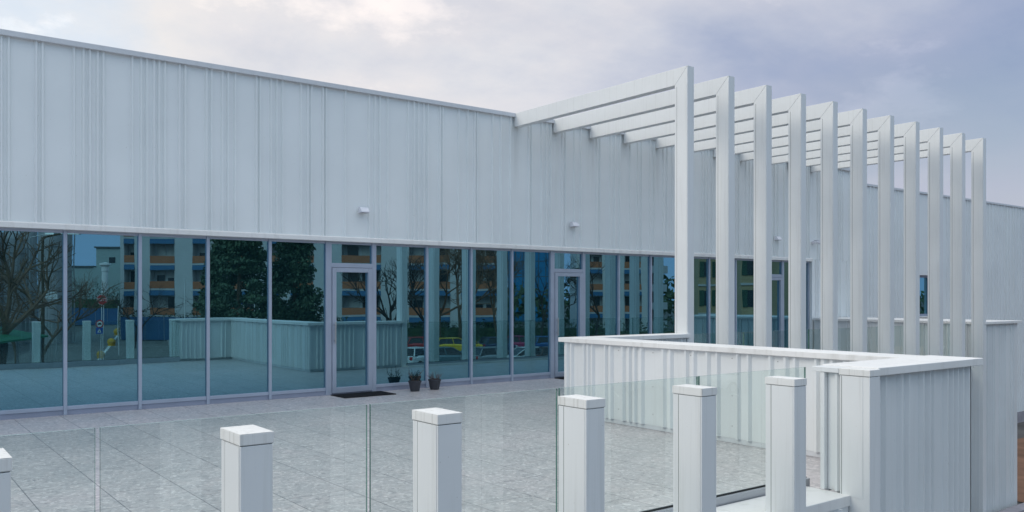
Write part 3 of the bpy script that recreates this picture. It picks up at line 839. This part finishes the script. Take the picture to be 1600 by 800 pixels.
# bare trees
def bare(px, t, h, seed, label, spread=.55, r0=.16, depth=6, mat='bark', upright=.2):
    o = empty('bare_tree', at(px, t), label, 'tree', 'leafless trees across the street', 0)
    r = random.Random(seed); tr = MB(); br = MB()
    def grow(p, d, L_, rad, n):
        q = p
        for s in range(3):
            d2 = (d + Vector((r.gauss(0, .11), r.gauss(0, .11), r.gauss(0, .05)))).normalized()
            q2 = q + d2 * L_ / 3; (tr if n == depth else br).tube(q, q2, rad * (1 - .1 * s), rad * (1 - .1 * (s + 1)), 5 if n > 2 else 3, cap=False)
            q = q2; d = d2
            if n < depth and n > 1 and r.random() < .5:
                e = (d + Vector((r.gauss(0, .8), r.gauss(0, .8), r.gauss(0, .5)))).normalized(); grow2(q, e, L_ * .5, rad * .45, n - 2)
        if n <= 1: return
        for _ in range(3 if n > 2 else 2):
            e = (d + Vector((r.gauss(0, spread), r.gauss(0, spread), r.gauss(0, spread * .5) + upright))).normalized()
            grow(q, e, L_ * r.uniform(.62, .85), rad * .62, n - 1)
    def grow2(p, d, L_, rad, n):
        if n > 0: grow(p, d, L_, rad, min(n, 2))
    grow(Vector((0, 0, 0)), Vector((r.gauss(0, .06), r.gauss(0, .06), 1)), h * .28, r0, depth)
    tr.build('trunk', M[mat], o); br.build('crown', M['twigs' if mat == 'bark' else mat], o)
bare(8, 46, 11, 21, 'big leafless tree with a thick leaning trunk mirrored in the leftmost pane', .5, .26)
bare(62, 58, 9, 22, 'leafless brown tree mirrored in the leftmost pane beside the pole', .6, .14, 7)
bare(34, 64, 10, 33, 'leafless tree mirrored before the thin silo', .55, .16, 7)
bare(-6, 40, 6, 34, 'low leafless shrubby tree mirrored at the left edge of the glazing', .8, .10, 6)
bare(207, 84, 7.5, 23, 'small spreading leafless tree mirrored before the left end of the apartment block', .7, .12, 6, 'barkd')
bare(302, 82, 6.5, 24, 'small leafless tree mirrored before a white pier of the apartment block', .7, .10, 6, 'barkd')
bare(604, 62, 8.5, 25, 'dark pollarded leafless tree mirrored just right of the first door', .45, .2, 6, 'barkd', .35)
bare(650, 78, 10, 26, 'leafless tree mirrored above the red car', .5, .16, 6, 'barkd')
bare(696, 80, 12, 27, 'tall brown leafless tree mirrored above the yellow car', .55, .2, 7)
bare(728, 86, 13, 28, 'dense leafless tree mirrored between two pergola columns', .6, .2, 7)
bare(770, 90, 12, 29, 'leafless tree mirrored in the pane left of the blue tower', .6, .18, 7)
bare(848, 80, 10, 30, 'leafless tree mirrored before the blue tower', .6, .15, 6, 'barkd')
bare(938, 90, 11, 31, 'leafless tree mirrored right of the second door', .6, .16, 6, 'barkd')

# blue tower, round-balcony block, cream house
o = empty('office_tower', at(786, 170), 'bright blue glass office tower mirrored left of the second door', 'building', None, RZ); k = 170 / F
mb = MB(); mb.box(0, -14, 0, 84 * k, 0, 30); mb.build('curtain_wall', M['bluetower'], o)
mb = MB()
for i in range(8): mb.box(84 * k * i / 7 - .06, .002, 0, 84 * k * i / 7 + .06, .1, 30)
for i in range(10): mb.box(0.06, .003, 3 * i + .02, 84 * k - .06, .05, 3 * i + .14)
mb.build('mullions', M['shedroof'], o)
o = empty('round_block', at(1012, 135), 'pale block with rounded balconies mirrored left of the nearest pergola column', 'building', None, RZ)
mb = MB(); mb.lathe([(3.2, 0), (3.2, 17)], 24, (0, -3, 0)); mb.build('wall', M['winglass'], o)
for i in range(6):
    mb = MB(); mb.lathe([(3.0, 2.9 * i + .1), (4.0, 2.9 * i + .1), (4.0, 2.9 * i + 1.2), (3.8, 2.9 * i + 1.2), (3.8, 2.9 * i + .3)], 26, (0, -3, 0)); mb.build('balcony', M['render_white'], o)
mb = MB(); mb.lathe([(4.1, 17.01), (4.1, 17.4), (.1, 17.8)], 26, (0, -3, 0)); mb.build('roof', M['render_grey'], o)

def cream(px, px2, t, h, label, ncol, awn):
    k = t / F; w_ = (px2 - px) * k
    o = empty('cream_house', at(px, t), label, 'building', 'cream houses across the street', RZ)
    mb = MB(); mb.box(0, -9, 0, w_, 0, h); mb.build('wall', M['cream'], o)
    mb = MB(); mb.prism([(-9.5, h), (.6, h), (.6, h + .2), (-4.4, h + 2.4), (-9.5, h + .2)], -.5, w_ + .5, 'x'); mb.build('roof', M['tile'], o)
    mb = MB()
    for f in range(1, 4): mb.box(.01, .001, 3.1 * f, w_ - .01, .12, 3.1 * f + .22)
    mb.build('string_course', M['render_grey'], o)
    for f in range(3):
        for c in range(ncol):
            x = w_ * (c + .5) / ncol; z = 3.1 * f + 1.0
            mb = MB(); mb.box(x - .5, .001, z, x + .5, .07, z + 1.6); wi = mb.build('window', M['winglass'], o)
            for s in (-1, 1):
                mb = MB(); mb.box(x + s * .76 - .25, .002, z - .05, x + s * .76 + .25, .09, z + 1.65); mb.build('shutter', M['green'], wi)
    if awn:
        mb = MB(); mb.prism([(.13, 3.0), (1.6, 2.5), (1.6, 2.58), (.13, 3.08)], w_ * .1, w_ * .95, 'x'); mb.build('awning', M['signwhite'], o)
        mb = MB(); mb.box(w_ * .42, .12, 0, w_ * .55, .16, 2.2); mb.build('door', M['signblue'], o)
cream(1085, 1150, 92, 10.6, 'cream house with green shutters mirrored behind the second pergola column', 2, False)
cream(1156, 1228, 84, 10.6, 'cream house with green shutters and a white awning mirrored left of the third door', 2, True)
cream(1232, 1300, 78, 10.2, 'plainer cream house mirrored in the third door', 2, False)

# bicycle shelter
k = 45 / F
o = empty('bicycle_shelter', at(-40, 38), 'green roofed open shelter mirrored low in the leftmost pane', 'shelter', None, RZ - R(102))
mb = MB(); mb.prism([(-.3, 2.75), (-.3, 2.85), (-5.2, 3.75), (-5.2, 3.65)], 0, 12.0, 'x'); mb.build('roof', M['greenroof'], o)
for i in range(4):
    for y in (-.6, -4.9):
        mb = MB(); mb.box(.2 + 3.8 * i, y - .05, 0, .3 + 3.8 * i, y + .05, 2.8 if y > -1 else 3.58); mb.build('post', M['steel'], o)
mb = MB(); mb.box(0, -5.2, 0, 12.0, -5.1, 1.6); mb.build('back_panel', M['bluefence'], o)

# poles and signs
def pole(px, t, ptop, r_, label, mat='steel', arm=True):
    o = empty('street_lamp', at(px, t), label, 'street lamp', 'street lamps along the road', RZ)
    h = zat(ptop, t) - GZ
    mb = MB(); mb.tube((0, 0, 0), (0, 0, h), r_, r_ * .7, 10); mb.build('pole', M[mat], o)
    if arm:
        mb = MB(); mb.tube((0, 0, h), (1.2, 0, h + .25), r_ * .6, r_ * .5, 8); mb.build('arm', M[mat], o)
        mb = MB(); mb.prism([(-.12, h + .2), (.12, h + .2), (.08, h + .32), (-.08, h + .32)], 1.1, 1.75, 'x'); mb.build('lamp_head', M['steel'], o)
pole(74, 50, 372, .10, 'tall brownish lamp pole mirrored near the first mullion', 'bark')
pole(55, 62, 372, .05, 'thin grey lamp pole mirrored left of the brownish one')
pole(278, 70, 436, .05, 'slender white lamp pole mirrored in the third pane', 'signwhite', False)
pole(182, 74, 478, .05, 'short white pole mirrored between two terrace posts', 'signwhite', False)

def disc(name, r_, y, mat, parent, z, n=28, x=0):
    mb = MB(); mb.prism([(x + r_ * math.cos(2 * math.pi * (i + .5) / n), z + r_ * math.sin(2 * math.pi * (i + .5) / n)) for i in range(n)], y, y + .012, 'y')
    return mb.build(name, mat, parent)
def lettering(txt, size, parent, x, y, z, mat):
    cu = bpy.data.curves.new('lettering', 'FONT'); cu.body = txt; cu.size = size; cu.align_x = 'CENTER'; cu.align_y = 'CENTER'; cu.extrude = .003
    ob = bpy.data.objects.new('tmp', cu); C.objects.link(ob)
    dg = bpy.context.evaluated_depsgraph_get(); me = bpy.data.meshes.new_from_object(ob.evaluated_get(dg)); bpy.data.objects.remove(ob)
    me.materials.clear(); me.materials.append(mat)
    o = bpy.data.objects.new('lettering', me); C.objects.link(o); o.parent = parent
    o.location = (x, y, z); o.rotation_euler = (R(90), 0, R(180)); return o
t = 66; o = empty('stop_sign', at(156, t), 'red octagonal stop sign on a twin pole mirrored in the second pane', 'road sign', None, RZ)
zc = zat(468, t) - GZ
mb = MB(); mb.tube((-.08, -.05, 0), (-.08, -.05, zc + .2), .03, .03, 8); mb.tube((.08, -.05, 0), (.08, -.05, zc + .2), .03, .03, 8); mb.build('pole', M['signwhite'], o)
pl = disc('sign_plate', .44, 0, M['signwhite'], o, zc, 8); disc('red_field', .41, .0125, M['signred'], pl, zc, 8); lettering('STOP', .34, pl, 0, .029, zc, M['signwhite'])
t = 64; o = empty('road_sign', at(152, t), 'round red ringed sign above a blue square one, mirrored below the stop sign', 'road sign', None, RZ)
zc = zat(506, t) - GZ; zd = zat(517, t) - GZ
mb = MB(); mb.tube((0, -.05, 0), (0, -.05, zc + .3), .03, .03, 8); mb.build('pole', M['steel'], o)
pl = disc('round_plate', .30, 0, M['signred'], o, zc); disc('white_field', .215, .0125, M['signwhite'], pl, zc)
mb = MB(); mb.box(-.15, .026, zc - .06, .15, .03, zc + .03); mb.box(-.08, .026, zc + .031, .09, .03, zc + .09); mb.build('car_symbol', M['dark'], pl)
mb = MB(); mb.box(-.27, 0, zd - .25, .27, .012, zd + .25); pl = mb.build('square_plate', M['signblue'], o)
mb = MB(); mb.prism([(-.17, zd - .14), (.17, zd - .14), (0, zd + .16)], .0125, .02, 'y'); mb.build('triangle', M['signwhite'], pl)
mb = MB(); mb.prism([(-.05, zd - .10), (.05, zd - .10), (0, zd + .06)], .0205, .024, 'y'); mb.build('figure', M['dark'], pl)
t = 72; o = empty('road_sign', at(377, t), 'round blue sign with a white rim mirrored below the broad conifer', 'road sign', None, RZ)
zc = zat(471, t) - GZ
mb = MB(); mb.tube((0, -.05, 0), (0, -.05, zc + .3), .03, .03, 8); mb.build('pole', M['steel'], o)
pl = disc('round_plate', .30, 0, M['signwhite'], o, zc); disc('blue_field', .24, .0125, M['signblue'], pl, zc)
t = 70; o = empty('notice_board', at(88, t), 'small white notice board on two posts mirrored beside the first mullion', 'sign', None, RZ)
zc = zat(461, t) - GZ
mb = MB(); mb.box(-.5, 0, zc - .3, .5, .04, zc + .3); mb.build('board', M['signwhite'], o)
mb = MB(); mb.box(-.42, -.06, 0, -.36, -.005, zc + .3); mb.box(.36, -.06, 0, .42, -.005, zc + .3); mb.build('posts', M['steel'], o)

# yellow ball bollards and the white line between them
balls = [(154, 560), (171, 541), (181, 525)]
pts = []
for i, (px, pyb) in enumerate(balls):
    t = (EYE - GZ) * F / (pyb - HOR); p = at(px, t)
    o = empty('ball_bollard', p, ['nearest yellow ball bollard mirrored between two terrace posts', 'middle yellow ball bollard of the mirrored row of three', 'farthest yellow ball bollard of the mirrored row of three'][i], 'bollard', 'yellow ball bollards along the road')
    mb = MB(); rr = 8.5 * t / F * .7; mb.sphere((0, 0, rr * .95), rr, 18, 12); mb.build('ball', M['yellow'], o, smooth=True)
    mb = MB(); mb.lathe([(rr * .9, 0), (rr * .9, .1), (rr * .5, .16)], 18); mb.build('foot', M['yellow'], o)
    pts.append(p)
c = band(pts[0] - (pts[2] - pts[0]) * .8, pts[0] + (pts[2] - pts[0]) * 2.2, -5, 6); sheet('road', c, GZ + .012, M['roadgrey'])
c = band(pts[0] - (pts[2] - pts[0]) * .6, pts[0] + (pts[2] - pts[0]) * 1.9, -7.5, -5.0); sheet('pavement', c, GZ + .13, M['pave'], .12)
c = band(pts[0] - (pts[1] - pts[0]) * .3, pts[2], -.12, .12)
sheet('road_marking', c, GZ + .018, M['paintw'])
c = band(mp(-90, 86.2), mp(90, 86.2), 0, .14); sheet('road_marking', c, GZ + .016, M['paintw'])
for q in range(-1, 9):
    c = band(mp(-12 + 3.1 * q, 58), mp(-12 + 3.1 * q + .1, 63), 0, .1); sheet('parking_line', c, GZ + .010, M['paintw'])

# parked cars
def carpaint(name, col):
    m = simple(name, col, .28, 0, .03, 1); return m
def make_car():
    o = empty('parked_car', (0, 0, 0), '', 'car')
    mb = MB(); ring = []
    secs = [(-2.02, .38, .72, .66), (-1.98, .30, .94, .78), (-1.3, .24, .99, .85), (0, .23, .96, .86), (.95, .24, .94, .85), (1.6, .27, .83, .80), (1.96, .34, .70, .70), (2.03, .40, .58, .60)]
    for x, zl, zh, hw in secs:
        ring.append([(x, -hw * .86, zl), (x, -hw, zl + .14), (x, -hw, zh - .14), (x, -hw * .86, zh), (x, hw * .86, zh), (x, hw, zh - .14), (x, hw, zl + .14), (x, hw * .86, zl)])
    v = [p for r_ in ring for p in r_]; n = 8; f = []
    for i in range(len(secs) - 1):
        for j in range(n): f.append((i*n+j, i*n+(j+1) % n, (i+1)*n+(j+1) % n, (i+1)*n+j))
    f += [tuple(range(n - 1, -1, -1)), tuple(range((len(secs)-1)*n, len(secs)*n))]
    mb.add(v, f)
    # roof skin and pillars in body colour
    def cab(zf, e):
        xb0, xb1, xt0, xt1 = -1.85, 1.05, -1.50, .20
        a = (zf - .93) / (1.43 - .93)
        return xb0 + (xt0 - xb0) * a - e, xb1 + (xt1 - xb1) * a + e, .76 + (.58 - .76) * a + e
    x0, x1, hw = cab(1.43, .02); mb.prism([(x0, -hw), (x1, -hw), (x1, hw), (x0, hw)], 1.432, 1.475, 'z')
    b0, b1, bw = cab(.93, .01); t0, t1, tw = cab(1.44, .01)
    for s in (-1, 1):
        mb.tube((b0, s * bw, .93), (t0, s * tw, 1.44), .05, .045, 6); mb.tube((b1, s * bw, .93), (t1, s * tw, 1.44), .035, .035, 6)
        mb.tube((-.35, s * (bw + .005), .93), (-.45, s * (tw + .005), 1.44), .035, .035, 6)
    mb.build('body', M['signwhite'], o, smooth=False, bevel=.03)
    mb = MB(); b0, b1, bw = cab(.93, 0); t0, t1, tw = cab(1.43, 0)
    v = [(b0, -bw, .93), (b1, -bw, .93), (b1, bw, .93), (b0, bw, .93), (t0, -tw, 1.43), (t1, -tw, 1.43), (t1, tw, 1.43), (t0, tw, 1.43)]
    mb.add(v, [(0, 3, 2, 1), (4, 5, 6, 7), (0, 1, 5, 4), (1, 2, 6, 5), (2, 3, 7, 6), (3, 0, 4, 7)]); mb.build('windows', M['carglass'], o)
    for x in (-1.28, 1.25):
        for s in (-1, 1):
            mb = MB(); mb.tube((x, s * .66, .31), (x, s * .885, .31), .31, .31, 20); wl = mb.build('wheel', M['tyre'], o)
            mb = MB(); mb.tube((x, s * .886, .31), (x, s * .895, .31), .19, .17, 14); mb.build('rim', M['rim'], wl)
    for s in (-1, 1):
        mb = MB(); mb.box(1.86, s * .56 - .14, .60, 2.03, s * .56 + .14, .72); mb.build('headlight', M['headl'], o, bevel=.02)
        mb = MB(); mb.box(-2.03, s * .62 - .11, .66, -1.93, s * .62 + .11, .90); mb.build('tail_light', M['taill'], o, bevel=.02)
        mb = MB(); mb.box(.72, s * .95 - .09, .93, .86, s * .95 + .09, 1.06); mb.build('mirror', M['dark'], o, bevel=.02)
    return o
cars = [(648, 61, 'white', (.72, .74, .76), -62, 'white hatchback mirrored behind the plant pots'),
        (706, 61, 'teal', (.10, .17, .20), -30, 'blue grey car mirrored in front of the yellow one'),
        (768, 61.5, 'steel', (.22, .25, .28), -35, 'grey car mirrored at the foot of a column'),
        (822, 61, 'pearl', (.66, .68, .70), 150, 'pale silver car mirrored left of the second door'),
        (868, 62, 'brown', (.10, .05, .04), -40, 'brown car mirrored in the foot of the second door'),
        (655, 76, 'red', (.45, .03, .03), -25, 'red car mirrored behind the white hatchback'),
        (720, 75, 'yellow', (.75, .50, .02), -20, 'bright yellow car mirrored left of the middle of the glazing'),
        (776, 76, 'navy', (.02, .035, .10), -30, 'navy car mirrored right of the yellow one'),
        (816, 78, 'magenta', (.40, .02, .10), -28, 'dark pink car mirrored before the blue tower'),
        (862, 78, 'blue', (.02, .10, .30), -30, 'blue car mirrored beside the second door frame'),
        (948, 76, 'silver', (.35, .38, .40), -30, 'silver car mirrored right of the second door')]
proto = None
for px, t, nm, col, rz, lab in cars:
    if proto is None: proto = o = make_car()
    else: o = copy_tree(proto)
    o.location = at(px, t); o.rotation_euler = (0, 0, RZ + R(rz) ); o['label'] = lab; o['group'] = 'cars parked in the yard'
    for ch in o.children:
        if ch.name.startswith('body'):
            ch.material_slots[0].link = 'OBJECT'; ch.material_slots[0].material = carpaint('car_paint_' + nm, col)


# ------------------------------------------------------------------ sky and sun
w = bpy.data.worlds.new('World'); S.world = w; w.use_nodes = True
nt = w.node_tree; nt.nodes.clear()
out = N(nt, 'OutputWorld')
SUN_EL, SUN_AZ = 34.0, -68.0          # azimuth from +Y towards +X
sky = N(nt, 'TexSky', sky_type='NISHITA'); sky.sun_disc = False
sky.sun_elevation = R(SUN_EL); sky.sun_rotation = R(SUN_AZ); sky.air_density = 1.2; sky.dust_density = 1.5
b1 = N(nt, 'Background'); b1.inputs[1].default_value = .10; nt.links.new(sky.outputs[0], b1.inputs[0])
tc = N(nt, 'TexCoord')
sep = N(nt, 'SeparateXYZ'); nt.links.new(tc.outputs['Generated'], sep.inputs[0])
zz = N(nt, 'Math', operation='MAXIMUM'); nt.links.new(sep.outputs[2], zz.inputs[0]); zz.inputs[1].default_value = 0
za = N(nt, 'Math', operation='ADD'); nt.links.new(zz.outputs[0], za.inputs[0]); za.inputs[1].default_value = .28
dx = N(nt, 'Math', operation='DIVIDE'); nt.links.new(sep.outputs[0], dx.inputs[0]); nt.links.new(za.outputs[0], dx.inputs[1])
dy = N(nt, 'Math', operation='DIVIDE'); nt.links.new(sep.outputs[1], dy.inputs[0]); nt.links.new(za.outputs[0], dy.inputs[1])
cv = N(nt, 'CombineXYZ'); nt.links.new(dx.outputs[0], cv.inputs[0]); nt.links.new(dy.outputs[0], cv.inputs[1])
cmap = N(nt, 'Mapping'); cmap.inputs['Location'].default_value = (3.1, 1.7, 0); nt.links.new(cv.outputs[0], cmap.inputs[0])
n1 = N(nt, 'TexNoise'); n1.inputs['Scale'].default_value = 1.1; n1.inputs['Detail'].default_value = 9; n1.inputs['Roughness'].default_value = .56; n1.inputs['Distortion'].default_value = .25
nt.links.new(cmap.outputs[0], n1.inputs['Vector'])
n3 = N(nt, 'TexNoise'); n3.inputs['Scale'].default_value = 2.4; n3.inputs['Detail'].default_value = 8; n3.inputs['Roughness'].default_value = .6
nt.links.new(cmap.outputs[0], n3.inputs['Vector'])
n2 = N(nt, 'TexNoise'); n2.inputs['Scale'].default_value = .55; n2.inputs['Detail'].default_value = 6
nt.links.new(cmap.outputs[0], n2.inputs['Vector'])
# towards the bright (sunward) side
dt = N(nt, 'VectorMath', operation='DOT_PRODUCT'); nt.links.new(tc.outputs['Generated'], dt.inputs[0]); dt.inputs[1].default_value = (-.72, .62, .30)
side = N(nt, 'MapRange'); nt.links.new(dt.outputs['Value'], side.inputs[0]); side.inputs[1].default_value = -.62; side.inputs[2].default_value = .75
nd = N(nt, 'MapRange'); nt.links.new(n1.outputs['Fac'], nd.inputs[0]); nd.inputs[1].default_value = .3; nd.inputs[2].default_value = .7; nd.inputs[3].default_value = -.21; nd.inputs[4].default_value = .21
sd = N(nt, 'Math', operation='ADD'); nt.links.new(side.outputs[0], sd.inputs[0]); nt.links.new(nd.outputs[0], sd.inputs[1])
lit = ramp(nt, sd.outputs[0], [(0, (.32, .39, .57)), (.24, (.38, .44, .60)), (.46, (.58, .61, .71)), (.62, (.76, .76, .80)), (.76, (.85, .83, .83)), (.90, (.72, .80, .90))])
shd = ramp(nt, n3.outputs['Fac'], [(.30, (.84, .88, .95)), (.46, (.98, .99, 1.0)), (.58, (1.06, 1.04, 1.02)), (.68, (1.38, 1.28, 1.18))])
ccol = mixc(nt, lit, shd, 1.0, 'MULTIPLY')
# the half of the sky towards the street is thin bright blue-white cloud, and the zenith is the brightest
ys = N(nt, 'MapRange', interpolation_type='SMOOTHSTEP'); nt.links.new(sep.outputs[1], ys.inputs[0]); ys.inputs[1].default_value = .15; ys.inputs[2].default_value = -.45
ccol = mixc(nt, ccol, (.47, .69, .95), ys.outputs[0])
# low band near the horizon is paler and pinker
hz = N(nt, 'MapRange'); nt.links.new(sep.outputs[2], hz.inputs[0]); hz.inputs[1].default_value = .08; hz.inputs[2].default_value = .24; hz.inputs[3].default_value = .8; hz.inputs[4].default_value = 0
ccol = mixc(nt, ccol, mixc(nt, (.55, .56, .67), (.43, .58, .84), ys.outputs[0]), hz.outputs[0])
zs = N(nt, 'MapRange', interpolation_type='SMOOTHSTEP'); nt.links.new(sep.outputs[2], zs.inputs[0]); zs.inputs[1].default_value = .36; zs.inputs[2].default_value = .85
ccol = mixc(nt, ccol, (1.38, 1.42, 1.50), zs.outputs[0])
b2 = N(nt, 'Background'); nt.links.new(ccol, b2.inputs[0]); b2.inputs[1].default_value = 1.0
cover = N(nt, 'MapRange'); nt.links.new(n2.outputs['Fac'], cover.inputs[0]); cover.inputs[1].default_value = .34; cover.inputs[2].default_value = .50; cover.inputs[3].default_value = .6; cover.inputs[4].default_value = 1
mx = N(nt, 'MixShader'); nt.links.new(cover.outputs[0], mx.inputs[0]); nt.links.new(b1.outputs[0], mx.inputs[1]); nt.links.new(b2.outputs[0], mx.inputs[2])
nt.links.new(mx.outputs[0], out.inputs[0])

sl = bpy.data.lights.new('sun', 'SUN'); sl.energy = 1.1; sl.angle = R(30); sl.color = (1, .93, .82)
so = bpy.data.objects.new('sun', sl); C.objects.link(so)
dv = Vector((math.sin(R(SUN_AZ)) * math.cos(R(SUN_EL)), math.cos(R(SUN_AZ)) * math.cos(R(SUN_EL)), math.sin(R(SUN_EL))))
so.rotation_euler = dv.to_track_quat('Z', 'Y').to_euler()
so.location = dv * 60

S.view_settings.view_transform = 'Standard'; S.view_settings.look = 'None'; S.view_settings.exposure = 0; S.view_settings.gamma = 1
S.render.engine = 'CYCLES'
S.cycles.max_bounces = 10; S.cycles.transparent_max_bounces = 16; S.cycles.glossy_bounces = 5
